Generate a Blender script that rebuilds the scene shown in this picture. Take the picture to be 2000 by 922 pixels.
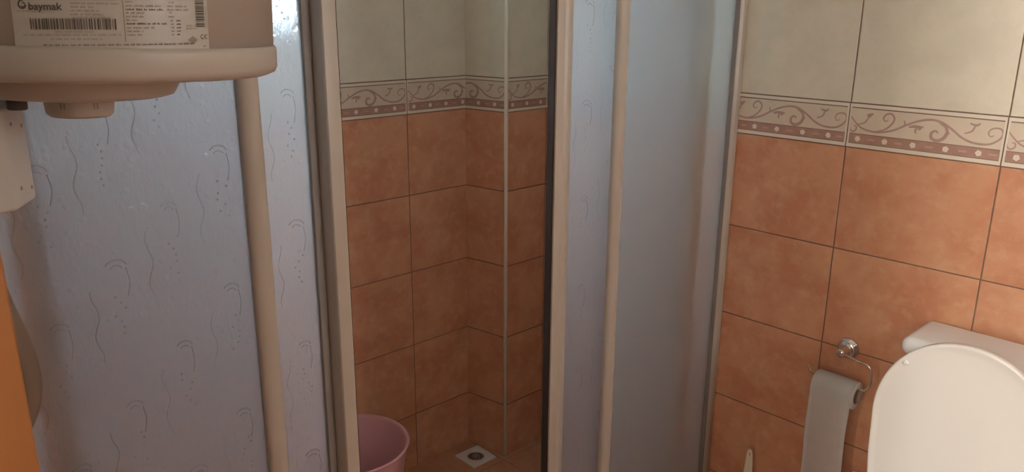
import bpy, bmesh, math, random
from mathutils import Vector, Matrix
random.seed(7)
R = math.radians
C = bpy.context.scene.collection
for o in list(bpy.data.objects): bpy.data.objects.remove(o)

# ------------------------------------------------------------------ camera
EYE = 1.504
YAW, PITCH, ROLL, FPX = 0.8079, 0.2799, 0.0065, 1554.7
fw = Vector((math.cos(YAW)*math.cos(PITCH), math.sin(YAW)*math.cos(PITCH), -math.sin(PITCH)))
rt = Vector((math.sin(YAW), -math.cos(YAW), 0)); up = rt.cross(fw)
r2 = rt*math.cos(ROLL) + up*math.sin(ROLL); u2 = -rt*math.sin(ROLL) + up*math.cos(ROLL)
cd = bpy.data.cameras.new('camera'); cam = bpy.data.objects.new('camera', cd); C.objects.link(cam)
M4 = Matrix((r2, u2, -fw)).transposed().to_4x4(); M4.translation = Vector((0, 0, EYE))
cam.matrix_world = M4
cd.sensor_width = 36; cd.sensor_fit = 'HORIZONTAL'; cd.lens = FPX/2000*36; cd.clip_start = 0.02
bpy.context.scene.camera = cam

# ------------------------------------------------------------------ light, exposure
vs = bpy.context.scene.view_settings
vs.view_transform = 'Standard'; vs.look = 'None'; vs.gamma = 1; vs.exposure = 0.0; vs.use_curve_mapping = False
w = bpy.data.worlds.new('world'); bpy.context.scene.world = w; w.use_nodes = True
w.node_tree.nodes['Background'].inputs[0].default_value = (0.55, 0.80, 1.0, 1)
w.node_tree.nodes['Background'].inputs[1].default_value = 2.4
def area(name, loc, target, sx, sy, power, col):
    l = bpy.data.lights.new(name, 'AREA'); l.shape = 'RECTANGLE'; l.size = sx; l.size_y = sy
    l.energy = power; l.color = col
    o = bpy.data.objects.new(name, l); C.objects.link(o); o.location = loc
    o.rotation_euler = (Vector(target) - Vector(loc)).to_track_quat('-Z', 'Y').to_euler()
    return o
area('window_daylight', (0.87, 2.40, 1.86), (0.95, 1.2, 1.62), 1.0, 0.8, 130, (0.62, 0.86, 1.0))
area('hall_window_light', (-1.30, 0.32, 1.55), (1.86, 0.10, 1.15), 0.2, 1.1, 40, (1.0, 0.93, 0.82))
area('hall_ambient_light', (-1.60, -0.25, 1.6), (1.86, 0.15, 1.15), 0.9, 1.4, 14, (1.0, 0.90, 0.78))
area('added_front_fill', (1.25, -1.45, 1.95), (1.25, 1.3, 1.4), 0.7, 0.8, 38, (1.0, 0.92, 0.84))  # added fill aimed into the shower; the front window it stands at is invented

# ------------------------------------------------------------------ room dimensions
XR, YL, XC, XC2, YC, XW, YF, ZC = 1.862, 1.954, 1.658, 1.685, 1.792, 0.05, -1.0, 2.45
TW, TH, ZB, BH = 0.3283, 0.25, 1.1926, 0.103

# ------------------------------------------------------------------ node helpers and materials
def newmat(name):
    m = bpy.data.materials.new(name); m.use_nodes = True
    return m, m.node_tree, m.node_tree.nodes['Principled BSDF']
class NT:
    def __init__(s, nt): s.nt = nt
    def n(s, t, **k):
        x = s.nt.nodes.new(t)
        for a, b in k.items(): setattr(x, a, b)
        return x
    def put(s, sock, v):
        if isinstance(v, bpy.types.NodeSocket): s.nt.links.new(v, sock)
        elif isinstance(v, (tuple, list)) and sock.type == 'RGBA' and len(v) == 3: sock.default_value = (*v, 1)
        else: sock.default_value = v
    def m(s, op, a, b=None, c=None):
        x = s.n('ShaderNodeMath', operation=op); s.put(x.inputs[0], a)
        if b is not None: s.put(x.inputs[1], b)
        if c is not None: s.put(x.inputs[2], c)
        return x.outputs[0]
    def mix(s, f, a, b):
        x = s.n('ShaderNodeMix', data_type='RGBA'); s.put(x.inputs[0], f); s.put(x.inputs[6], a); s.put(x.inputs[7], b)
        return x.outputs[2]
    def noise(s, vec, scale, detail=3, rough=.5):
        x = s.n('ShaderNodeTexNoise'); s.put(x.inputs['Vector'], vec)
        x.inputs['Scale'].default_value = scale; x.inputs['Detail'].default_value = detail; x.inputs['Roughness'].default_value = rough
        return x.outputs['Fac']
    def ss(s, v, a, b):
        x = s.n('ShaderNodeMapRange', interpolation_type='SMOOTHSTEP'); s.put(x.inputs[0], v)
        x.inputs[1].default_value = a; x.inputs[2].default_value = b
        return x.outputs[0]
    def bump(s, h, strength, dist):
        x = s.n('ShaderNodeBump'); s.put(x.inputs['Height'], h); x.inputs['Strength'].default_value = strength
        x.inputs['Distance'].default_value = dist
        return x.outputs[0]

def plain(name, col, rough=.4, metal=0, var=.06, scale=12, bump=0, **k):
    m, nt, b = newmat(name); N = NT(nt)
    tc = N.n('ShaderNodeTexCoord').outputs['Object']
    f = N.noise(tc, scale, 4)
    N.put(b.inputs['Base Color'], N.mix(f, tuple(c*(1-var) for c in col), tuple(min(1, c*(1+var)) for c in col)))
    b.inputs['Roughness'].default_value = rough; b.inputs['Metallic'].default_value = metal
    if bump: N.put(b.inputs['Normal'], N.bump(N.noise(tc, 220, 2), bump, .001))
    for a, v in k.items(): b.inputs[a].default_value = v
    return m

def tile_mat(name, floor=False):
    m, nt, b = newmat(name); N = NT(nt)
    uv = N.n('ShaderNodeUVMap').outputs[0]
    sp = N.n('ShaderNodeSeparateXYZ'); N.put(sp.inputs[0], uv)
    u, a = sp.outputs[0], sp.outputs[1]
    d1 = N.m('MULTIPLY', N.m('ABSOLUTE', N.m('SUBTRACT', N.m('FRACT', N.m('ADD', N.m('DIVIDE', u, TW), .5)), .5)), TW)
    th = TW if floor else TH
    beige = N.m('GREATER_THAN', a, BH*.5)
    a2 = a if floor else N.m('SUBTRACT', a, N.m('MULTIPLY', beige, BH))
    d2 = N.m('MULTIPLY', N.m('ABSOLUTE', N.m('SUBTRACT', N.m('FRACT', N.m('ADD', N.m('DIVIDE', a2, th), .5)), .5)), th)
    wob = N.m('MULTIPLY', N.m('SUBTRACT', N.noise(uv, 60, 2), .5), .0006)
    d = N.m('ADD', N.m('MINIMUM', d1, d2), wob)
    tile = N.ss(d, .0010, .0017)
    idx = N.n('ShaderNodeCombineXYZ'); N.put(idx.inputs[0], N.m('FLOOR', N.m('DIVIDE', u, TW))); N.put(idx.inputs[1], N.m('FLOOR', N.m('DIVIDE', a2, th)))
    wn = N.n('ShaderNodeTexWhiteNoise', noise_dimensions='3D'); N.put(wn.inputs[0], idx.outputs[0])
    off = N.n('ShaderNodeVectorMath', operation='SCALE'); N.put(off.inputs[0], wn.outputs['Color']); off.inputs['Scale'].default_value = 9
    v = N.n('ShaderNodeVectorMath', operation='ADD'); N.put(v.inputs[0], uv); N.put(v.inputs[1], off.outputs[0])
    n1 = N.ss(N.noise(v.outputs[0], 9, 6, .62), .34, .66)
    n2 = N.ss(N.noise(v.outputs[0], 30, 5, .6), .45, .75)
    o1 = N.mix(n1, (.52, .217, .118), (.60, .30, .170))
    o1 = N.mix(N.m('MULTIPLY', n2, .45), o1, (.67, .41, .25))
    e1 = N.mix(n1, (.68, .63, .51), (.75, .69, .56)); e1 = N.mix(N.m('MULTIPLY', n2, .35), e1, (.66, .57, .45))
    col = o1 if floor else N.mix(beige, o1, e1)
    col = N.mix(N.m('MULTIPLY', N.m('SUBTRACT', wn.outputs['Value'], .5), .12), col, (.75, .5, .35))
    if floor: col = N.mix(.30, col, (.33, .19, .13))
    N.put(b.inputs['Base Color'], N.mix(tile, (.34, .18, .12) if floor else (.17, .105, .075), col))
    N.put(b.inputs['Roughness'], N.mix(tile, (.9,.9,.9), (.36,.36,.36)))
    N.put(b.inputs['Normal'], N.bump(N.m('ADD', N.ss(d, .0005, .003), N.m('MULTIPLY', n2, .06)), .6, .0012))
    b.inputs['Specular IOR Level'].default_value = .4
    return m

MT = {
 'tile': tile_mat('terracotta_and_beige_wall_tile'),
 'floor': tile_mat('terracotta_floor_tile', True),
 'b_ground': plain('border_ground', (.66, .56, .44), .4, var=.09, scale=25),
 'b_cream': plain('border_cream', (.74, .66, .55), .4),
 'b_rose': plain('border_rose', (.40, .225, .17), .4, var=.25, scale=40),
 'b_scroll': plain('border_scroll', (.42, .265, .22), .45, var=.15, scale=60),
 'b_dash': plain('border_dash', (.49, .32, .25), .45),
 'b_line': plain('border_dark_line', (.20, .13, .09), .6),
 'plaster': plain('white_plaster', (.78, .74, .68), .9),
 'alu': plain('beige_coated_aluminium', (.385, .33, .275), .38, var=.04, bump=.05),
 'alu_edge': plain('grey_aluminium_channel', (.22, .195, .175), .6),
 'gasket': plain('dark_rubber_gasket', (.045, .028, .022), .95, **{'Specular IOR Level': 0.05}),
 'trim': plain('cream_plastic_trim', (.82, .75, .66), .35),
 'heater': plain('cream_enamel', (.42, .375, .325), .42, var=.02, bump=.04),
 'heater_cap': plain('cream_plastic_cap', (.40, .345, .295), .45, var=.03, bump=.05),
 'label': plain('label_film', (.405, .37, .325), .35, var=.02),
 'ink': plain('label_ink', (.085, .065, .05), .6),
 'ink2': plain('label_small_print', (.24, .20, .165), .6),
 'dark': plain('dark_plastic', (.055, .045, .04), .5),
 'box': plain('grey_white_plastic', (.54, .51, .46), .5, bump=.1),
 'hose': plain('brown_hose', (.17, .12, .085), .5),
 'pink': plain('pink_plastic', (.62, .33, .34), .35, var=.03),
 'chrome': plain('chrome', (.72, .70, .67), .14, metal=1, var=.03),
 'grate': plain('brushed_steel', (.45, .40, .37), .32, metal=.8),
 'porcelain': plain('white_porcelain', (.80, .79, .77), .15, var=.01),
 'lid': plain('white_plastic_lid', (.84, .83, .79), .28, var=.02),
 'paper': plain('toilet_paper', (.88, .84, .81), .9, bump=.35, scale=30),
 'card': plain('cardboard_core', (.36, .27, .2), .9),
 'brush': plain('cream_plastic_brush', (.75, .68, .56), .4),
 'wood': None,
}
def wood():
    m, nt, b = newmat('orange_varnished_wood'); N = NT(nt)
    tc = N.n('ShaderNodeTexCoord').outputs['Object']
    mp = N.n('ShaderNodeMapping'); N.put(mp.inputs[0], tc); mp.inputs['Scale'].default_value = (30, 30, 1.6)
    n = N.noise(mp.outputs[0], 2.2, 6, .6)
    N.put(b.inputs['Base Color'], N.mix(n, (.25, .088, .022), (.34, .135, .038)))
    b.inputs['Roughness'].default_value = .4
    return m
MT['wood'] = wood()

def pane_mat(name, relief, diff, rough, tint):
    m, nt, b = newmat(name); N = NT(nt)
    tc = N.n('ShaderNodeTexCoord').outputs['Object']
    mp = N.n('ShaderNodeMapping'); N.put(mp.inputs[0], tc); mp.inputs['Scale'].default_value = (1, 1, .45)
    h = N.noise(mp.outputs[0], 140, 3, .6)
    vor = N.n('ShaderNodeTexVoronoi', feature='SMOOTH_F1'); N.put(vor.inputs['Vector'], tc); vor.inputs['Scale'].default_value = 55
    spots = N.ss(vor.outputs['Distance'], .25, .1)
    h = N.m('ADD', h, N.m('MULTIPLY', spots, .5))
    bp = N.bump(h, relief, .002)
    rf = N.n('ShaderNodeBsdfRefraction'); N.put(rf.inputs['Color'], (.93, .95, .97)); rf.inputs['Roughness'].default_value = rough; rf.inputs['IOR'].default_value = 1.25
    N.put(rf.inputs['Normal'], bp)
    tr = N.n('ShaderNodeBsdfTranslucent'); N.put(tr.inputs['Color'], tint)
    df = N.n('ShaderNodeBsdfDiffuse'); N.put(df.inputs['Color'], tint)
    gl = N.n('ShaderNodeBsdfGlossy'); N.put(gl.inputs['Color'], (1, 1, 1)); gl.inputs['Roughness'].default_value = .28; N.put(gl.inputs['Normal'], bp)
    def mx(f, a, c):
        x = N.n('ShaderNodeMixShader'); x.inputs[0].default_value = f
        nt.links.new(a, x.inputs[1]); nt.links.new(c, x.inputs[2]); return x.outputs[0]
    s1 = mx(.17, tr.outputs[0], df.outputs[0]); s2 = mx(diff, rf.outputs[0], s1); s3 = mx(.06, s2, gl.outputs[0])
    nt.links.new(s3, nt.nodes['Material Output'].inputs['Surface'])
    return m
MT['pane'] = pane_mat('droplet_textured_acrylic', .6, .42, .25, (.72, .705, .715))
MT['frost'] = pane_mat('smooth_frosted_acrylic', .06, .48, .30, (.84, .85, .84))
gm, gnt, gb = newmat('clear_window_glass'); gb.inputs['Transmission Weight'].default_value = 1; gb.inputs['Roughness'].default_value = .02; gb.inputs['IOR'].default_value = 1.02
MT['glass'] = gm

# ------------------------------------------------------------------ mesh helpers
class MB:
    def __init__(s): s.bm = bmesh.new(); s.uv = s.bm.loops.layers.uv.new('UVMap'); s.mats = []
    def mi(s, mat):
        if mat not in s.mats: s.mats.append(mat)
        return s.mats.index(mat)
    def face(s, pts, mat, uvs=None, smooth=False):
        vs_ = [s.bm.verts.new(p) for p in pts]; f = s.bm.faces.new(vs_); f.material_index = s.mi(mat); f.smooth = smooth
        if uvs:
            for l, q in zip(f.loops, uvs): l[s.uv].uv = q
        return f
    def box(s, x0, x1, y0, y1, z0, z1, mat, bev=0, seg=2):
        b = bmesh.new(); bmesh.ops.create_cube(b, size=1)
        bmesh.ops.scale(b, vec=(x1-x0, y1-y0, z1-z0), verts=b.verts); bmesh.ops.translate(b, vec=((x0+x1)/2, (y0+y1)/2, (z0+z1)/2), verts=b.verts)
        if bev: bmesh.ops.bevel(b, geom=b.edges[:], offset=bev, segments=seg, affect='EDGES', profile=.5)
        s.join(b, mat, bool(bev))
    def join(s, b, mat, smooth=True, mtx=None):
        b.verts.index_update(); mp = {}
        for v in b.verts: mp[v.index] = s.bm.verts.new(mtx @ v.co if mtx else v.co)
        k = s.mi(mat)
        for f in b.faces:
            try: g = s.bm.faces.new([mp[v.index] for v in f.verts])
            except ValueError: continue
            g.material_index = k; g.smooth = smooth
        b.free()
    def prism(s, poly, z0, z1, mat, bev=0, seg=2, axis='z', smooth=None):
        b = bmesh.new()
        def P(p, h): return {'z': (p[0], p[1], h), 'x': (h, p[0], p[1]), 'y': (p[0], h, p[1])}[axis]
        a = [b.verts.new(P(p, z0)) for p in poly]; c = [b.verts.new(P(p, z1)) for p in poly]
        b.faces.new(a); b.faces.new(c[::-1]); n = len(poly)
        for i in range(n): b.faces.new((a[i], c[i], c[(i+1) % n], a[(i+1) % n]))
        bmesh.ops.recalc_face_normals(b, faces=b.faces)
        if bev: bmesh.ops.bevel(b, geom=b.edges[:], offset=bev, segments=seg, affect='EDGES', profile=.5)
        s.join(b, mat, bool(bev) if smooth is None else smooth)
    def lathe(s, prof, mat, n=64, origin=(0, 0, 0), mtx=None, sx=1, sy=1):
        b = bmesh.new(); rings = []
        for r, z in prof:
            if r < 1e-6: rings.append([b.verts.new((0, 0, z))])
            else: rings.append([b.verts.new((r*sx*math.cos(2*math.pi*i/n), r*sy*math.sin(2*math.pi*i/n), z)) for i in range(n)])
        for A, B in zip(rings, rings[1:]):
            for i in range(n):
                j = (i+1) % n
                if len(A) == 1 and len(B) == 1: continue
                if len(A) == 1: b.faces.new((A[0], B[i], B[j]))
                elif len(B) == 1: b.faces.new((A[i], B[0], A[j]))
                else: b.faces.new((A[i], B[i], B[j], A[j]))
        bmesh.ops.recalc_face_normals(b, faces=b.faces)
        s.join(b, mat, True, Matrix.Translation(origin) @ (mtx or Matrix()))
    def tube(s, pts, rad, mat, n=12, flat=1, flatdir=None, smooth_pts=True):
        P = [Vector(p) for p in pts]
        if smooth_pts and len(P) > 2: P = catmull(P, 6)
        b = bmesh.new(); rings = []; ref = Vector((0.13, 0.27, 1)).normalized()
        for i, p in enumerate(P):
            t = (P[min(i+1, len(P)-1)] - P[max(i-1, 0)]).normalized()
            if i == 0:
                a = t.cross(ref); a = a.normalized() if a.length > .05 else t.cross(Vector((1, 0, 0))).normalized()
            else: a = (a - t*a.dot(t)).normalized()
            c = t.cross(a); rr = rad[min(i*len(rad)//len(P), len(rad)-1)] if isinstance(rad, (list, tuple)) else rad
            ring = []
            for k in range(n):
                q = (a*math.cos(2*math.pi*k/n) + c*math.sin(2*math.pi*k/n))*rr
                if flatdir is not None: q -= flatdir*q.dot(flatdir)*(1-flat)
                ring.append(b.verts.new(p+q))
            rings.append(ring)
        for A, B in zip(rings, rings[1:]):
            for k in range(n): b.faces.new((A[k], A[(k+1) % n], B[(k+1) % n], B[k]))
        b.faces.new(rings[0][::-1]); b.faces.new(rings[-1])
        bmesh.ops.recalc_face_normals(b, faces=b.faces)
        s.join(b, mat, True)
    def build(s, name, parent=None, loc=None):
        me = bpy.data.meshes.new(name)
        if loc is not None: bmesh.ops.translate(s.bm, vec=-Vector(loc), verts=s.bm.verts)
        s.bm.to_mesh(me); s.bm.free()
        for m in s.mats: me.materials.append(MT[m])
        o = bpy.data.objects.new(name, me); C.objects.link(o)
        if loc is not None: o.location = loc
        if parent is not None: 
            o.parent = parent
            if loc is None: o.matrix_parent_inverse = Matrix.Translation(-parent_loc(parent))
            else: o.matrix_parent_inverse = Matrix.Translation(-parent_loc(parent))
        return o
def parent_loc(p):
    v = Vector((0, 0, 0))
    if p.parent is not None:
        return p.matrix_parent_inverse.inverted().translation + p.location if False else WLOC.get(p.name, Vector((0,0,0)))
    return p.location.copy()
WLOC = {}
def catmull(P, k):
    out = []
    for i in range(len(P)-1):
        p0, p1, p2, p3 = P[max(i-1, 0)], P[i], P[i+1], P[min(i+2, len(P)-1)]
        for j in range(k):
            t = j/k
            out.append(.5*((2*p1) + (p2-p0)*t + (2*p0-5*p1+4*p2-p3)*t*t + (3*p1-p0-3*p2+p3)*t**3))
    out.append(P[-1]); return out
def thing(name, label, cat, loc, group=None):
    o = bpy.data.objects.new(name, None); C.objects.link(o); o.location = loc; o.empty_display_size = .05
    o['label'] = label; o['category'] = cat
    if group: o['group'] = group
    return o
def struct(o, label=None):
    o['kind'] = 'structure'
    if label: o['label'] = label
    return o

# ------------------------------------------------------------------ tiled walls
SCROLL = [  # centre lines of the painted vine in tile coordinates (crop units), and widths
 ([(885,250),(915,285),(960,325),(1020,350),(1100,362),(1190,350),(1270,318),(1350,292),(1430,285),(1500,305),(1570,352),(1630,400),(1700,432),(1780,442),(1830,425),(1862,390),(1858,355),(1830,340),(1795,345),(1780,370),(1795,392),(1815,385)], 11),
 ([(1060,360),(1130,345),(1175,310),(1188,275),(1165,245),(1130,248),(1115,272),(1130,292),(1148,282)], 10),
 ([(940,308),(985,298),(1008,270),(1015,245)], 8), ([(1000,250),(1042,243)], 12), ([(1005,262),(1028,252)], 14),
 ([(885,300),(888,335),(910,352),(932,340),(930,318),(912,315)], 9),
 ([(1255,322),(1262,305),(1252,288)], 8),
 ([(1290,330),(1330,326),(1385,333)], 14), ([(1345,328),(1335,352),(1340,372)], 10), ([(1350,345),(1372,340)], 12),
 ([(1480,300),(1525,335),(1535,375),(1512,408),(1475,418),(1442,400),(1440,368),(1465,356),(1480,372)], 17), ([(1520,380),(1552,370)], 10),
 ([(1640,372),(1680,360),(1695,335),(1700,312)], 9), ([(1665,308),(1705,322),(1725,308)], 11),
]
FLOWERS = [.075, .265, .455, .665, .865]
def crop2uv(x, y):
    u = (x-876)/1000.; t = 170+100*u; b = 447+128*u
    return u, (b-y)/(b-t)
class Wall:
    """a tiled slab: P0 left end, P1 right end as seen from the room, ua = joint coordinate at P0"""
    def __init__(s, mb, P0, P1, ua, z0=0, z1=ZC, th=.1, holes=(), band=True):
        s.mb = mb; s.P0 = Vector((*P0, 0)); d = Vector((*P1, 0)) - s.P0; s.L = d.length; s.t = d.normalized()
        s.n = Vector((s.t.y, -s.t.x, 0))      # towards the room
        s.ua = ua
        xs = sorted({0, s.L, *[h[0] for h in holes], *[h[1] for h in holes]}); zs = sorted({z0, z1, *[h[2] for h in holes], *[h[3] for h in holes]})
        def cell(i, j):
            if not (0 <= i < len(xs)-1 and 0 <= j < len(zs)-1): return False
            cx, cz = (xs[i]+xs[i+1])/2, (zs[j]+zs[j+1])/2
            return not any(h[0] < cx < h[1] and h[2] < cz < h[3] for h in holes)
        for i in range(len(xs)-1):
            for j in range(len(zs)-1):
                if not cell(i, j): continue
                a, b, c, d_ = xs[i], xs[i+1], zs[j], zs[j+1]
                q = lambda l, z, o: s.P0 + s.t*l - s.n*o + Vector((0, 0, z))
                U = lambda l, z: (ua+l, z-ZB)
                mb.face([q(a,c,0), q(b,c,0), q(b,d_,0), q(a,d_,0)], 'tile', [U(a,c), U(b,c), U(b,d_), U(a,d_)])
                mb.face([q(b,c,th), q(a,c,th), q(a,d_,th), q(b,d_,th)], 'plaster')
                if not cell(i-1, j): mb.face([q(a,c,th), q(a,c,0), q(a,d_,0), q(a,d_,th)], 'plaster')
                if not cell(i+1, j): mb.face([q(b,c,0), q(b,c,th), q(b,d_,th), q(b,d_,0)], 'plaster')
                if not cell(i, j-1): mb.face([q(a,c,th), q(b,c,th), q(b,c,0), q(a,c,0)], 'plaster')
                if not cell(i, j+1): mb.face([q(a,d_,0), q(b,d_,0), q(b,d_,th), q(a,d_,th)], 'plaster')
        if band:
            s.segs = [(0, s.L)]
            for h in holes:
                if h[2] < ZB < h[3]:
                    s.segs = [(a, h[0]) if a < h[0] else None for a, b in s.segs] + [(h[1], s.L)]
                    s.segs = [x for x in s.segs if x]
            for sg in s.segs: s.border(*sg)
    def pt(s, u, z, o): return s.P0 + s.t*(u-s.ua) + s.n*o + Vector((0, 0, z))
    def rect(s, u0, u1, z0, z1, o, mat, lim, thick=0):
        u0, u1 = max(u0, lim[0]), min(u1, lim[1])
        if u1-u0 < .0008: return
        p = s.pt
        s.mb.face([p(u0,z0,o), p(u1,z0,o), p(u1,z1,o), p(u0,z1,o)], mat)
        if thick:
            s.mb.face([p(u0,z1,o), p(u1,z1,o), p(u1,z1,o-thick), p(u0,z1,o-thick)], mat); s.mb.face([p(u0,z0,o-thick), p(u1,z0,o-thick), p(u1,z0,o), p(u0,z0,o)], mat)
            s.mb.face([p(u0,z0,o-thick), p(u0,z0,o), p(u0,z1,o), p(u0,z1,o-thick)], mat); s.mb.face([p(u1,z0,o), p(u1,z0,o-thick), p(u1,z1,o-thick), p(u1,z1,o)], mat)
    def border(s, l0, l1):
        lim = (s.ua+l0, s.ua+l1); k0 = math.floor(lim[0]/TW); k1 = math.ceil(lim[1]/TW)
        for k in range(k0, k1):
            a, b = k*TW+.0013, (k+1)*TW-.0013; z0, z1 = ZB+.0013, ZB+BH-.0013; W = b-a; H = z1-z0
            Z = lambda v: z0+v*H
            s.rect(a, b, z0, z1, .0010, 'b_ground', lim, .001)
            s.rect(a, b, Z(.10), Z(.305), .0013, 'b_rose', lim)
            s.rect(a, b, Z(.305), Z(.32), .0014, 'b_line', lim)
            s.rect(a, b, Z(0), Z(.085), .0030, 'b_cream', lim, .002)
            s.rect(a, b, Z(.085), Z(.10), .0014, 'b_line', lim)
            s.rect(a, b, Z(.925), Z(1), .0030, 'b_cream', lim, .002)
            s.rect(a, b, Z(.90), Z(.925), .0014, 'b_line', lim)
            s.rect(a, a+.004, z0, z1, .0022, 'b_cream', lim, .001); s.rect(b-.004, b, z0, z1, .0022, 'b_cream', lim, .001)
            for f in FLOWERS:
                cu, cz = a+f*W, Z(.20)
                for q in range(5):
                    an = q*2*math.pi/5+.4+f*9; c = (cu+.0036*math.cos(an), cz+.0036*math.sin(an))
                    if lim[0] < cu-.008 and cu+.008 < lim[1]:
                        s.mb.face([s.pt(c[0]+.0032*math.cos(t*math.pi/4), c[1]+.0032*math.sin(t*math.pi/4), .0016+q*.00002) for t in range(8)], 'b_cream')
            for f in (.17, .36, .56, .77, .95):
                s.rect(a+(f-.025)*W, a+(f+.025)*W, Z(.180), Z(.220), .0015, 'b_dash', lim)
            for li, (pts, wd) in enumerate(SCROLL):
                P = catmull([Vector(crop2uv(*p)).to_3d() for p in pts], 5)
                P = [Vector((a+p.x*W, Z(min(max(p.y, .33), .89)), 0)) for p in P]
                n = len(P); hw = wd/277*H*.5; o = .0016+li*.00003
                L = []
                for i, p in enumerate(P):
                    t = (P[min(i+1, n-1)]-P[max(i-1, 0)]).normalized(); sd = Vector((-t.y, t.x, 0)); k_ = hw*(.45+.75*math.sin(math.pi*min(1, .12+i/n*.88)))
                    L.append((p+sd*k_, p-sd*k_))
                for (A, B), (A2, B2) in zip(L, L[1:]):
                    us = [A.x, B.x, A2.x, B2.x]
                    if min(us) < lim[0] or max(us) > lim[1]: continue
                    s.mb.face([s.pt(A.x, A.y, o), s.pt(B.x, B.y, o), s.pt(B2.x, B2.y, o), s.pt(A2.x, A2.y, o)], 'b_scroll')

U0X = 1.4281
WX0, WX1, WZ0, WZ1 = 0.60, 1.16, 1.41, 2.10
mb = MB(); Wall(mb, (XW, YL), (XC, YL), XW-U0X, holes=[(WX0-XW, WX1-XW, WZ0, WZ1)]); struct(mb.build('wall_back'))
U0Y = -0.8034
mb = MB(); Wall(mb, (XC, YL), (XC2, YC), -YL-U0Y, th=.05); Wall(mb, (XC2, YC), (XR, YC), 0, th=.05); struct(mb.build('wall_pier'))
mb = MB(); Wall(mb, (XR, YC), (XR, YF), -YC-U0Y+.0035); struct(mb.build('wall_right'))
mb = MB(); Wall(mb, (XW, YF), (XW, YL), YF, th=.15, holes=[(-.45-YF, .5-YF, -.01, 2.08)]); struct(mb.build('wall_left'))
mb = MB(); Wall(mb, (XR, YF), (XW, YF), 0, holes=[(.30, .95, 1.45, 2.15)]); struct(mb.build('wall_front'))
# floor and ceiling
mb = MB()
fx0, fx1, fy0, fy1 = -2.1, XR+.1, YF-.1, YL+.1
mb.face([(fx0,fy0,0),(fx1,fy0,0),(fx1,fy1,0),(fx0,fy1,0)], 'floor', [(fx0-.02,fy0-.13),(fx1-.02,fy0-.13),(fx1-.02,fy1-.13),(fx0-.02,fy1-.13)])
mb.face([(fx0,fy1,-.1),(fx1,fy1,-.1),(fx1,fy0,-.1),(fx0,fy0,-.1)], 'plaster')
struct(mb.build('floor'))
mb = MB(); mb.box(-2.1, XR+.1, YF-.1, YL+.1, ZC, ZC+.1, 'plaster'); struct(mb.build('ceiling'))
# plastic strip on the pier's outer corner
mb = MB()
mb.tube([(XC2-.001, YC-.001, 0), (XC2-.001, YC-.001, ZC)], .0062, 'trim', 16, smooth_pts=False)
struct(mb.build('trim_1'))
# hallway beyond the doorway
mb = MB(); mb.box(-2.1, -2.0, -1.0, 1.2, 0, ZC, 'plaster'); mb.box(-2.0, -.1, -1.1, -1.0, 0, ZC, 'plaster'); mb.box(-2.0, -.1, 1.1, 1.2, 0, ZC, 'plaster'); struct(mb.build('wall_hall'))
# pier return that carries the enclosure's left end
mb = MB(); mb.box(XW, .164, 1.095, 1.165, 0, ZC, 'plaster', .002); struct(mb.build('trim_2'))
# windows (frame and pane)
def window(n, x0, x1, z0, z1, y, yo):
    m = MB()
    for a in ((x0, x1, z0, z0+.04), (x0, x1, z1-.04, z1), (x0, x0+.04, z0+.04, z1-.04), (x1-.04, x1, z0+.04, z1-.04), ((x0+x1)/2-.015, (x0+x1)/2+.015, z0+.04, z1-.04)):
        m.box(a[0], a[1], y-.02, y+.03, a[2], a[3], 'trim', .003)
    m.box(x0+.04, x1-.04, y+.003, y+.008, z0+.04, z1-.04, 'glass')
    struct(m.build('window_%d' % n))
window(1, WX0, WX1, WZ0, WZ1, YL+.05, 0)
window(2, XR-.95, XR-.30, 1.45, 2.15, YF-.06, 0)  # unseen, made-up window that lets the added front fill into the room
# door frame of the doorway the photograph is taken from
m = MB()
for (ya, yb) in ((.45, .505), (-.505, -.45)):
    m.box(-.125, .0778, ya, yb, 0, 2.08, 'wood', .0015)
m.box(-.125, .0778, -.505, .505, 2.08, 2.13, 'wood', .0015)
m.box(.04, .0855, .498, .512, 0, 2.08, 'dark')
struct(m.build('door_1'), 'orange varnished wooden door frame at the left edge')

# ------------------------------------------------------------------ shower enclosure: fixed parts
YE = 1.115
encl = thing('shower_enclosure', 'beige framed frosted shower enclosure spanning the room in front of the tiled corner', 'shower enclosure', (1.03, YE, 0))
ZT = 1.86
def part(mbx, name, parent): return mbx.build(name, parent)
def profile(poly, name, parent, mat='alu', z0=.035, z1=ZT-.03, extra=None, bev=.0012):
    m = MB(); m.prism(poly, z0, z1, mat, bev=bev)
    if extra: extra(m)
    o = m.build(name, parent); return o
m = MB(); m.box(.165, XR-.002, YE-.022, YE+.045, .0, .035, 'alu', .003); part(m, 'bottom_rail', encl)
m = MB(); m.box(.165, XR-.002, YE-.022, YE+.045, ZT-.035, ZT, 'alu', .003); part(m, 'top_rail', encl)
profile([(.165, YE-.014), (.190, YE-.014), (.190, YE+.014), (.165, YE+.014)], 'wall_profile', encl)
profile([(XR-.026, YE-.014), (XR-.018, YE-.02), (XR-.002, YE-.02), (XR-.002, YE+.014), (XR-.026, YE+.014)], 'wall_profile', encl,
        extra=lambda m: m.box(XR-.029, XR-.026, YE-.013, YE+.010, .036, ZT-.036, 'alu_edge'))
def roundpost(x0, x1, y0, y1, name):   # post with a rounded front
    cx = (x0+x1)/2; pl = [(x0, y1), (x0, y0+.012)]; K = 24
    for i in range(1, K):
        a = math.pi*(1-i/K); pl.append((cx+(x1-x0)/2*math.cos(a), y0+.012-.012*math.sin(a)))
    pl += [(x1, y0+.012), (x1, y1)]
    m = MB(); m.prism(pl, .0352, ZT-.0352, 'alu', smooth=False)
    return m.build(name, encl)
roundpost(.511, .545, YE-.017, YE+.004, 'post')
roundpost(1.371, 1.406, YE-.014, YE+.0035, 'post')
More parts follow.
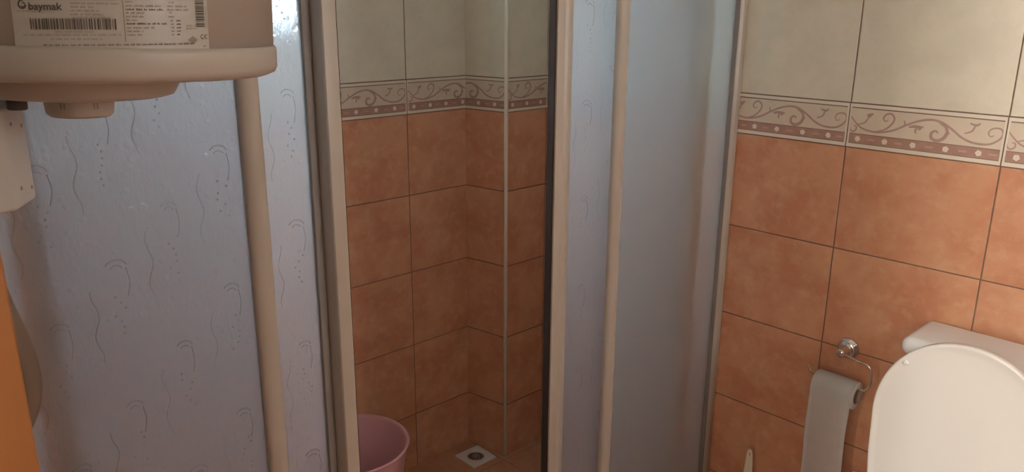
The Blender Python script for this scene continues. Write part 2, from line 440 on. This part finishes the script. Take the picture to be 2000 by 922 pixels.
def relief(m, x0, x1, yf, seed):
    rnd = random.Random(seed); yd = Vector((0, 1, 0)); W = x1-x0
    cols = max(1, int(W/.075)); cw = W/cols
    for c in range(cols):
        for rrow in range(-1, 9):
            bx = x0+cw*(c+.5); bz = .12+rrow*.21+.07*(c % 3)
            if bz < .06 or bz > ZT-.26: continue
            pts = [(bx-cw*.30+.004*math.sin(i*1.3+c), yf, bz+.013*i) for i in range(9)]
            m.tube([(a_, b_+.0004, c_) for a_, b_, c_ in pts], .0009, 'pane', 6)
            cx, cz, rr = bx+cw*.12, bz+.13, .011+rnd.random()*.004
            m.tube([(cx+rr*math.cos(a), yf+.0003, cz+rr*math.sin(a)*.8) for a in [R(t) for t in range(15, 175, 20)]], .0013, 'pane', 6)
            m.tube([(cx+rr*.6*math.cos(a), yf, cz-.004+rr*.5*math.sin(a)) for a in [R(t) for t in range(25, 165, 25)]], .0010, 'pane', 6)
            m.tube([(cx+rr*.9, yf, cz-.002), (cx+rr*1.1, yf, cz-.022), (cx+rr*.8, yf, cz-.042)], .0009, 'pane', 6)
            for q in range(7):
                px, pz = cx+(rnd.random()-.5)*.018, bz+.035+q*.009
                m.lathe([(0, -.0009), (.0013, -.0004), (.0017, 0), (.0013, .0004), (0, .0009)], 'pane', 8, (px, yf, pz), Matrix.Rotation(R(90), 4, 'X'))
def panel(x0, x1, y, mat, name, parent, seed=None):
    m = MB(); m.box(x0, x1, y-.0018, y+.0018, .034, ZT-.034, mat)
    if seed is not None: relief(m, x0+.004, x1-.004, y-.0018, seed)
    o = m.build(name, parent); return o
o = panel(.189, .5115, YE, 'pane', 'fixed_pane', encl, 1)
o = panel(1.403, XR-.0255, YE, 'frost', 'fixed_pane', encl); o['label'] = 'smooth frosted fixed pane'

# sliding doors
YD = 1.142
WD0, WD1 = .225, .684
def rails(m, x0, x1):   # thin top and bottom rollers' rails joining the two stiles
    m.box(x0, x1, YD-.006, YD+.006, .0355, .050, 'alu', .001); m.box(x0, x1, YD-.006, YD+.006, ZT-.052, ZT-.0355, 'alu', .001)
m = MB(); rails(m, WD0+.01, .66)
m.prism([(WD0, YD-.008), (WD0+.022, YD-.008), (WD0+.022, YD+.008), (WD0, YD+.008)], .036, ZT-.036, 'alu', bev=.001)
m.prism([(.6535, YD-.034), (.6555, YD-.037), (.6790, YD-.037), (.6810, YD-.034), (.6810, YD+.010), (.6515, YD+.010), (.6515, YD-.010)], .036, ZT-.036, 'alu', bev=.0008)
dl = m.build('sliding_door', encl); dl['label'] = 'left sliding door, pushed open'
panel(WD0+.02, .640, YD, 'pane', 'pane', dl, 2)
m = MB(); m.prism([(.637, YD-.008), (.6512, YD-.008), (.6512, YD+.008), (.637, YD+.008)], .036, ZT-.036, 'alu_edge', bev=.001); m.build('glazing_channel', dl)
m = MB(); m.box(.6808, .6845, YD-.030, YD+.004, .036, ZT-.036, 'gasket'); m.build('gasket', dl)
m = MB(); rails(m, 1.215, 1.70)
m.prism([(1.688, YD-.008), (1.715, YD-.008), (1.715, YD+.008), (1.688, YD+.008)], .036, ZT-.036, 'alu', bev=.001)
m.prism([(1.200, YD-.016), (1.220, YD-.017), (1.225, YD-.012), (1.231, YD-.016), (1.238, YD-.016), (1.243, YD-.010), (1.254, YD-.008), (1.256, YD+.006), (1.200, YD+.006)], .036, ZT-.036, 'alu', bev=.0008)
dr = m.build('sliding_door', encl); dr['label'] = 'right sliding door behind the frosted pane'
panel(1.254, 1.69, YD, 'pane', 'pane', dr, 3)
m = MB(); m.box(1.1970, 1.1998, YD-.012, YD+.0065, .036, ZT-.036, 'gasket'); m.build('gasket', dr)

# ------------------------------------------------------------------ water heater
HC = Vector((.248, .865, 0)); HR = .1765; HZ = EYE-.060
heater = thing('water_heater', 'cream cylindrical electric water heater with printed label and bottom dial, upper left', 'water heater', (HC.x, HC.y, HZ))
def hl(prof, mat, n=96, org=(HC.x, HC.y)):
    mm = MB(); mm.lathe(prof, mat, n, (*org, 0)); return mm
hl([(0, HZ+.02), (HR, HZ+.02), (HR, HZ+.72), (HR-.01, HZ+.745), (HR-.05, HZ+.765), (0, HZ+.775)], 'heater').build('tank_body', heater)
hl([(HR+.0004, HZ+.0275), (HR+.0022, HZ+.026), (HR+.0030, HZ+.023), (HR+.0032, HZ+.007), (HR+.001, HZ+.002), (HR-.006, HZ-.0012), (HR-.03, HZ-.003), (.05, HZ-.004), (0, HZ-.004)], 'heater_cap').build('bottom_cap', heater)
hl([(.099, HZ-.0015), (.096, HZ-.006), (.089, HZ-.020), (.087, HZ-.023), (.08, HZ-.025), (0, HZ-.026)], 'heater_cap', 96, (HC.x-.010, HC.y)).build('control_cover', heater)
kc = (HC.x-.010, HC.y)
km = hl([(.0315, HZ-.025), (.0315, HZ-.028), (.0300, HZ-.043), (.027, HZ-.046), (0, HZ-.047)], 'heater_cap', 48, kc)
for ang in (-133, -80):
    a = R(ang); c = Vector((kc[0]+.0312*math.cos(a), kc[1]+.0312*math.sin(a), HZ-.034)); t = Vector((-math.sin(a), math.cos(a), 0))
    for q in (-1, 1):
        p = c+t*q*.0016; n_ = Vector((math.cos(a), math.sin(a), 0))*.0002
        km.face([p-t*.0007+n_+Vector((0,0,-.003)), p+t*.0007+n_+Vector((0,0,-.003)), p+t*.0007+n_+Vector((0,0,.003)), p-t*.0007+n_+Vector((0,0,.003))], 'ink2')
km.build('temperature_dial', heater)
m = MB(); m.lathe([(0, HZ-.034), (.0074, HZ-.034), (.0082, HZ-.033), (.0082, HZ-.020), (0, HZ-.020)], 'dark', 24, (.1765, .830, 0))
m.build('pipe_fitting', heater)
m = MB(); m.box(XW+.001, .085, HC.y-.06, HC.y+.06, HZ+.25, HZ+.32, 'heater', .003); m.build('wall_bracket', heater)
# hose: flexible pipe that drops from the heater and bulges past the door frame
m = MB()
m.tube([(x_+(HZ-z_)*.038, y_, z_) for x_, y_, z_ in ((.105, .815, HZ-.001), (.105, .80, 1.39), (.110, .785, 1.33), (.117, .775, 1.28), (.123, .772, 1.245), (.130, .772, 1.215), (.1335, .772, 1.185), (.132, .772, 1.16), (.122, .772, 1.135), (.104, .775, 1.11), (.080, .78, 1.095))], .0135, 'hose', 16)
hz = m.build('hose', heater); hz['label'] = 'brown flexible hose under the heater'

heater.rotation_mode = 'QUATERNION'
heater.rotation_quaternion = Matrix.Rotation(R(2.2), 3, Vector((.276, .961, 0))).to_quaternion()   # hangs slightly askew
# printed label wrapped on the tank
def lab(px, py, o):
    s_ = -.0557+.00032*px+1.5e-7*px*abs(px); z = EYE+.003-.000395*(py-.028*(px-200)); a = s_/HR - R(105)
    return Vector((HC.x+(HR+o)*math.cos(a), HC.y+(HR+o)*math.sin(a), z))
lm = MB()
def lrect(x0, x1, y0, y1, o, mat, step=14):
    n = max(1, int((x1-x0)/step)); 
    for i in range(n):
        a, b = x0+(x1-x0)*i/n, x0+(x1-x0)*(i+1)/n
        lm.face([lab(a, y1, o), lab(b, y1, o), lab(b, y0, o), lab(a, y0, o)], mat)
lrect(14, 402, -150, 96, .0004, 'label')
def ltext(t, x, y, size, mat, bold=0, rot=0, sx=1):
    cu = bpy.data.curves.new('t', 'FONT'); cu.body = t; cu.size = size; cu.offset = bold; cu.resolution_u = 3
    ob = bpy.data.objects.new('t', cu); C.objects.link(ob); bpy.context.view_layer.update()
    me = ob.evaluated_get(bpy.context.evaluated_depsgraph_get()).to_mesh()
    V = []
    for v in me.vertices:
        px, py = v.co.x*sx, v.co.y
        if rot: px, py = -py, px
        V.append(lab(x+px, y-py, .0009))
    for p in me.polygons:
        try: lm.face([V[i] for i in p.vertices], mat)
        except ValueError: pass
    ob.to_mesh_clear(); bpy.data.objects.remove(ob); bpy.data.curves.remove(cu)
ltext('baymak', 50, 17, 19, 'ink', .45, 0, 1.12)
# round swirl in front of the name
def larc(cx, cy, r, a0, a1, wd, mat='ink', sy=1):
    n = 14
    for i in range(n):
        A, B = R(a0+(a1-a0)*i/n), R(a0+(a1-a0)*(i+1)/n)
        lm.face([lab(cx+(r-wd)*math.cos(A), cy-(r-wd)*sy*math.sin(A), .0009), lab(cx+r*math.cos(A), cy-r*sy*math.sin(A), .0009), lab(cx+r*math.cos(B), cy-r*sy*math.sin(B), .0009), lab(cx+(r-wd)*math.cos(B), cy-(r-wd)*sy*math.sin(B), .0009)], mat)
larc(38, 7, 9, 70, 350, 3); larc(40, 8, 5, 200, 480, 2.2)
def words(x0, x1, y, h, rnd, mat='ink2', density=.85):
    x = x0
    while x < x1-2:
        L = min(rnd.uniform(5, 18), x1-x)
        xx = x
        while xx < x+L:       # tiny strokes of the unreadable small print
            wl = rnd.uniform(.7, 1.4); hh = h*rnd.uniform(.6, 1)
            lm.face([lab(xx, y+h, .0009), lab(min(xx+wl, x+L), y+h, .0009), lab(min(xx+wl, x+L), y+h-hh, .0009), lab(xx, y+h-hh, .0009)], mat); xx += wl+rnd.uniform(.5, 1.1)
        x += L+rnd.uniform(2.5, 4)
rn = random.Random(3)
words(25, 66, 18.5, 2.4, rn)
for (a, b, y) in ((122, 215, -6), (132, 222, 2), (132, 180, 9), (132, 185, 16), (130, 192, 23), (133, 205, 29)): words(a, b, y, 3.6, rn)
for (a, b, y) in ((97, 172, 56), (33, 225, 62), (88, 186, 70), (72, 372, 81.5)): words(a, b, y, 3.8, rn, 'ink' if y > 80 else 'ink2')
rows = [(-8, 250), (-1, 252), (7, 308), (14, 306), (21, 270), (28, 268), (35, 254), (42, 312), (50, 290), (57, 265), (64, 262)]
for y, e in rows: words(234, e, y-2, 4.2, rn, 'ink' if y in (42, 14) else 'ink2')
for y, (a, b) in zip((-7, 0, 8, 15, 21, 29, 37, 44, 51, 58, 65), ((315, 370), (318, 334), (315, 355), (315, 358), (318, 324), (316, 328), (320, 325), (320, 326), (320, 327), (320, 327), (320, 326))):
    words(a, b, y-3, 4, rn)
for y in (36, 43, 50, 57, 64): words(332, 341, y-2, 4, rn, 'ink')
for y in (44, 50): words(352, 374, y, 4, rn)
lrect(229, 230.4, -30, 78, .0009, 'ink2')
x = 50
while x < 214:                # long barcode
    wl = rn.choice((1.2, 1.6, 2.6, 3.4)); lrect(x, min(x+wl, 215), 33, 54, .0009, 'ink'); x += wl+rn.choice((1.1, 1.5, 2.4, 3.2))
y = -20
while y < 52:                 # upright barcode at the right edge
    wl = rn.choice((1.2, 1.6, 3.0, 4.0)); lrect(374, 393, y, min(y+wl, 53), .0009, 'ink'); y += wl+rn.choice((1.0, 1.4, 2.6))
for y0 in range(8, 50, 4): lrect(396.5, 398.2, y0, y0+2.6, .0009, 'ink2')
larc(387, 70, 5, 60, 300, 1.5); larc(395.5, 70, 5, 60, 300, 1.5); lrect(391.2, 395, 69.3, 70.7, .0009, 'ink')
lrect(387, 393, 89, 90.6, .0009, 'ink')
lm.face([lab(365, 68, .0009), lab(353, 76, .0009), lab(365, 85, .0009), lab(375, 76, .0009)], 'ink2')
lb = lm.build('rating_label', heater); lb['label'] = 'printed label with barcodes and small print'

# ------------------------------------------------------------------ plastic box under the heater, on the left wall
bx = MB()
poly = [(XW+.001, .862), (.177, .902), (.205, .950), (.205, .985), (XW+.001, .985)]
bx.prism(poly, EYE-.200, EYE-.098, 'box', bev=.005, seg=4)
nrm = Vector((.048, -.028, 0)).normalized(); e = Vector((.028, .048, 0))
for f, zz in ((.30, -.115), (.80, -.12), (.30, -.180), (.82, -.185)):
    c = Vector((.177, .902, EYE+zz)) + e*f
    rot = nrm.to_track_quat('Z', 'Y').to_matrix().to_4x4()
    bx.lathe([(.0022, 0), (.0019, .0006), (0, .0008)], 'card', 12, c, rot)
o = bx.build('plastic_box', None, loc=(XW+.08, .93, EYE-.200))
o['label'] = 'pale plastic box with rounded bottom on the left wall under the water heater'; o['category'] = 'box'

# ------------------------------------------------------------------ basin, drain
tb = MB()
TZ = .304; TR = .1695
tb.lathe([(0, .004), (.115, .004), (.122, .008), (TR-.006, TZ-.012), (TR-.002, TZ-.006), (TR+.002, TZ), (TR-.003, TZ+.003), (TR-.0085, TZ-.001), (TR-.0105, TZ-.010), (.118, .014), (.112, .009), (0, .009)], 'pink', 96, (0, 0, 0))
tb.lathe([(.113, 0), (.117, 0), (.117, .006), (.113, .006), (.113, 0)], 'pink', 64)
o = tb.build('plastic_tub'); o.location = (1.063, 1.779, .0005)
o['label'] = 'pink round plastic tub standing on the shower floor against the tiled wall'; o['category'] = 'tub'
fd = thing('floor_drain', 'white square shower floor drain with round steel grate', 'drain', (1.604, 1.853, 0))
a0 = math.atan2(1.8048-1.8987, 1.6606-1.5551)
m = MB(); pl = []
for (x, y) in ((-.05,-.05),(.05,-.05),(.05,.05),(-.05,.05)): pl.append((x, y))
b = bmesh.new()
ring = 48
outer = [b.verts.new((.05*max(-1, min(1, 1.42*math.cos(t))), .05*max(-1, min(1, 1.42*math.sin(t))), .005)) for t in [2*math.pi*i/ring for i in range(ring)]]
obot = [b.verts.new((v.co.x*1.02, v.co.y*1.02, .0)) for v in outer]
inner = [b.verts.new((.030*math.cos(t), .030*math.sin(t), .005)) for t in [2*math.pi*i/ring for i in range(ring)]]
ibot = [b.verts.new((v.co.x*.97, v.co.y*.97, .0)) for v in inner]
for i in range(ring):
    j = (i+1) % ring
    b.faces.new((outer[i], outer[j], inner[j], inner[i])); b.faces.new((obot[i], obot[j], outer[j], outer[i])); b.faces.new((inner[i], inner[j], ibot[j], ibot[i]))
m.join(b, 'porcelain', False); pl = m.build('plate'); pl.parent = fd
m = MB(); m.lathe([(0, .0012), (.029, .0012)], 'dark', 40)
m.lathe([(.0285, .0012), (.0285, .0035), (.026, .0045), (.0235, .0035), (.0235, .0012)], 'grate', 40)
m.lathe([(.0155, .0012), (.0155, .0035), (.0138, .0042), (.012, .0035), (.012, .0012)], 'grate', 32)
m.lathe([(0, .0055), (.003, .005), (.0042, .0035), (.0042, .0012)], 'chrome', 24)
for i in range(12):
    a = i*math.pi/6; ca, sa = math.cos(a), math.sin(a)
    m.tube([(.004*ca, .004*sa, .003), (.025*ca, .025*sa, .003)], .0012, 'grate', 6, smooth_pts=False)
g = m.build('grate'); g.parent = fd
fd.rotation_euler.z = a0+R(40)

# ------------------------------------------------------------------ toilet
TY = .405
toi = thing('toilet', 'white toilet with raised lid standing against the right wall', 'toilet', (1.55, TY, 0))
m = MB(); m.box(1.712, XR-.004, TY-.155, TY+.155, .40, .792, 'porcelain', .028, 5); m.build('cistern', toi)
m = MB(); m.box(1.700, XR-.003, TY-.165, TY+.163, .789, .830, 'porcelain', .018, 5); m.build('cistern_lid', toi)
# bowl: lofted egg shapes
def egg(cx, a, b_, n=48, back=.6):
    pts = []
    for i in range(n):
        t = 2*math.pi*i/n; x = math.cos(t); y = math.sin(t)
        pts.append((cx + (-a*x if x > 0 else -a*back*x), TY+b_*y))
    return pts
bb = bmesh.new(); rings = []
for (cx, a, b_, z) in ((1.60, .20, .11, 0), (1.60, .20, .11, .04), (1.58, .17, .095, .16), (1.50, .23, .145, .28), (1.46, .29, .185, .37), (1.46, .295, .19, .395), (1.46, .235, .135, .395), (1.46, .20, .115, .33), (1.47, .10, .07, .24)):
    rings.append([bb.verts.new((x, y, z)) for x, y in egg(cx, a, b_)])
for A, B in zip(rings, rings[1:]):
    for i in range(48): bb.faces.new((A[i], A[(i+1) % 48], B[(i+1) % 48], B[i]))
bb.faces.new(rings[-1]); bb.faces.new(rings[0][::-1]); bmesh.ops.recalc_face_normals(bb, faces=bb.faces)
m = MB(); m.join(bb, 'porcelain'); m.box(1.55, 1.70, TY-.10, TY+.10, .2, .398, 'porcelain', .01); m.build('bowl', toi)
bb = bmesh.new(); rings = []
for (a, b_, z) in ((.296, .188, .396), (.300, .192, .405), (.292, .184, .414), (.225, .125, .414), (.218, .118, .405), (.225, .125, .396)):
    rings.append([bb.verts.new((x, y, z)) for x, y in egg(1.46, a, b_)])
for A, B in zip(rings, rings[1:]+rings[:1]):
    for i in range(48): bb.faces.new((A[i], A[(i+1) % 48], B[(i+1) % 48], B[i]))
bmesh.ops.recalc_face_normals(bb, faces=bb.faces); m = MB(); m.join(bb, 'lid'); m.build('seat', toi)
# raised lid: a domed shell, local (w, h) plane, leaning back
LH = .462; LW = .168
def lid_outline(n=72):
    pts = []
    for i in range(n):
        t = 2*math.pi*i/n; c, s_ = math.cos(t), math.sin(t)
        ex = 2.05 if s_ > 0 else 5.0
        w_ = math.copysign(abs(c)**(2/ex), c); h_ = math.copysign(abs(s_)**(2/ex), s_)
        hy = .27+h_*(.185 if s_ > 0 else .26)
        taper = 1-.10*max(0, (.25-hy)/.25)
        pts.append((LW*w_*taper, hy))
    return pts
OL = lid_outline(); cen = (0, .24)
tilt = R(3.5); X0 = 1.617
def LP(w_, h_, d): # d: out of the visible face (towards -X)
    return Vector((X0 + h_*math.sin(tilt) - d*math.cos(tilt), TY+.007+w_, .417 + h_*math.cos(tilt) + d*math.sin(tilt)))
bb = bmesh.new(); rings = []
for sc, d in ((1.0, -.012), (1.0, .002), (.993, .0055), (.975, .0065), (.955, .0045), (.90, .0035), (.7, .004), (.45, .006), (.2, .007)):
    rings.append([bb.verts.new(LP(cen[0]+(p[0]-cen[0])*sc, cen[1]+(p[1]-cen[1])*sc, d)) for p in OL])
rings = [[bb.verts.new(LP(cen[0]+(p[0]-cen[0])*.95, cen[1]+(p[1]-cen[1])*.95, -.018)) for p in OL]] + rings
for A, B in zip(rings, rings[1:]):
    for i in range(72): bb.faces.new((A[i], A[(i+1) % 72], B[(i+1) % 72], B[i]))
bb.faces.new(rings[0][::-1]); bb.faces.new(rings[-1]); bmesh.ops.recalc_face_normals(bb, faces=bb.faces)
m = MB(); m.join(bb, 'lid'); ld = m.build('lid', toi)
for yy in (-.06, .075):
    m = MB(); m.box(1.590, 1.625, TY+yy-.014, TY+yy+.014, .408, .432, 'lid', .004); m.build('hinge', toi)
WLOC['lid'] = Vector((0, 0, 0))
m = MB(); q = Vector((-math.cos(tilt), 0, math.sin(tilt)))
m.lathe([(.006, 0), (.0055, .003), (.003, .0045), (0, .005)], 'lid', 20, LP(.118, .385, .0035), q.to_track_quat('Z', 'Y').to_matrix().to_4x4())
m.build('bumper', toi)

# ------------------------------------------------------------------ toilet paper holder, roll
PX = XR-.07
hold = thing('toilet_paper_holder', 'chrome wire toilet paper holder with round rosette on the orange tiled wall', 'paper holder', (XR, .7376, .698))
m = MB(); rx = Matrix.Rotation(R(-90), 4, 'Y')
m.lathe([(.027, .001), (.027, .004), (.0245, .008), (.0225, .009), (.0215, .012), (.018, .0145), (.0125, .016), (.011, .022), (.011, .046), (.0095, .050), (0, .051)], 'chrome', 48, (XR, .7376, .698), rx)
m.build('rosette', hold)
m = MB()
zr = EYE-.874
m.tube([(XR-.046, .738, .698), (XR-.052, .725, .700), (XR-.060, .705, .701), (PX, .680, .701), (PX, .664, .700), (PX, .655, .694), (PX, .651, .682), (PX, .650, .665), (PX, .652, .648), (PX, .660, zr+.004), (PX, .672, zr+.002), (PX, .72, zr+.004), (PX, .787, zr+.006), (PX, .797, zr+.012), (PX, .803, zr+.024)], .0028, 'chrome', 12)
m.build('wire_arm', hold)
roll = thing('toilet_roll', 'white toilet paper roll on the chrome holder with a long strip hanging down', 'toilet paper', (PX, .727, zr-.016))
cz = zr-.016; y0, y1 = .676, .777; RR = .034
ry = Matrix.Rotation(R(-90), 4, 'X')
m = MB(); m.lathe([(.0195, 0), (RR-.001, 0), (RR, .001), (RR, y1-y0-.001), (RR-.001, y1-y0), (.0195, y1-y0), (.0195, 0)], 'paper', 64, (PX, y0, cz), ry); m.build('roll', roll)
m = MB(); m.lathe([(.0185, -.0005), (.0198, -.0005), (.0198, y1-y0+.0005), (.0185, y1-y0+.0005), (.0185, -.0005)], 'card', 40, (PX, y0, cz), ry); m.build('cardboard_core', roll)
b = bmesh.new(); prof = []
for i in range(13):
    a = R(60+120*i/12); prof.append((PX+(RR+.0012)*math.cos(a), cz+(RR+.0012)*math.sin(a)))
for i in range(1, 30):
    z = cz-.0145*i; prof.append((PX-RR-.0012-.0016*math.sin(i*.33), z))
NY = 10
for side in (0, .0007):
    pass
g = [[b.verts.new((x + .0008*math.sin(j*1.1+i*.15)*(1 if i > 12 else 0), y0+.0005+(y1-y0-.001)*j/NY + (.001*math.sin(i*.4) if i > 12 else 0), z)) for j in range(NY+1)] for i, (x, z) in enumerate(prof)]
for i in range(len(g)-1):
    for j in range(NY): b.faces.new((g[i][j], g[i][j+1], g[i+1][j+1], g[i+1][j]))
bmesh.ops.solidify(b, geom=b.faces[:], thickness=.0006)
bmesh.ops.recalc_face_normals(b, faces=b.faces)
m = MB(); m.join(b, 'paper'); m.build('hanging_sheet', roll)

# ------------------------------------------------------------------ angle valve under the holder
vl = thing('angle_valve', 'chrome water valve on the wall below the toilet paper, at the frame edge', 'valve', (XR, .672, .357))
m = MB(); m.lathe([(.026, .001), (.026, .004), (.022, .009), (.013, .012), (.010, .014), (.010, .045), (0, .046)], 'chrome', 40, (XR, .672, .357), rx); m.build('rosette', vl)
m = MB(); m.lathe([(.008, 0), (.008, -.03), (.006, -.035), (0, -.036)], 'chrome', 24, (XR-.035, .672, .352)); m.build('outlet', vl)
m = MB(); m.lathe([(.009, .044), (.017, .046), (.018, .058), (.014, .062), (0, .062)], 'chrome', 10, (XR, .672, .357), rx); m.build('knob', vl)

# ------------------------------------------------------------------ toilet brush
BX, BY = 1.800, .940
br = thing('toilet_brush', 'cream toilet brush with slotted tapered handle standing by the shower wall profile', 'toilet brush', (BX, BY, 0))
m = MB(); m.lathe([(0, .002), (.045, .002), (.048, .006), (.040, .10), (.043, .125), (.040, .126), (.037, .10), (.043, .012), (0, .010)], 'brush', 48, (BX, BY, 0)); m.build('holder', br)
m = MB(); b = bmesh.new(); n = 20
def hw(z): # half width of the flat handle
    t = (z-.128)/(.352-.128)
    return .0125*(1-t)**.7+.0055 if t < .96 else .0055
dirs = Vector((-.64, .77, 0))    # handle's broad direction, facing the camera
dirn = Vector((.77, .64, 0))
# handle outline with a slot near its top, as a ring-shaped prism
out = []; zt = .352
for i in range(25):
    z = .128+(zt-.010-.128)*i/24; out.append((hw(z), z))
top = []
for i in range(1, 12):
    a = R(i*15); k = hw(zt-.010); top.append((k*math.cos(a), zt-.010+.010*math.sin(a)))
oul = out+top+[(-w_, z) for w_, z in out[::-1]]
slot = []
for i in range(24):
    a = 2*math.pi*i/24; slot.append((.0020*math.cos(a), zt-.0135+.0065*math.sin(a)))
def hp(w_, z, d): return Vector((BX, BY, z))+dirs*w_+dirn*d
TT = .0035
edges = []
for d in (-TT, TT):
    vo = [b.verts.new(hp(w_, z, d)) for w_, z in oul]; vi = [b.verts.new(hp(w_, z, d)) for w_, z in slot]
    eo = [b.edges.new((vo[i], vo[(i+1) % len(vo)])) for i in range(len(vo))]; ei = [b.edges.new((vi[i], vi[(i+1) % 24])) for i in range(24)]
    bmesh.ops.triangle_fill(b, edges=eo+ei, use_beauty=True); edges.append((vo, vi))
for k in (0, 1):
    A, B = edges[0][k], edges[1][k]
    for i in range(len(A)): b.faces.new((A[i], A[(i+1) % len(A)], B[(i+1) % len(A)], B[i]))
bmesh.ops.recalc_face_normals(b, faces=b.faces)
m.join(b, 'brush', False); m.lathe([(.009, .10), (.018, .128), (.012, .132), (0, .133)], 'brush', 24, (BX, BY, 0)); m.build('handle', br)
m = MB(); m.lathe([(0, .03), (.028, .035), (.032, .06), (.028, .095), (.008, .11), (0, .11)], 'porcelain', 32, (BX, BY, 0)); m.build('bristles', br)
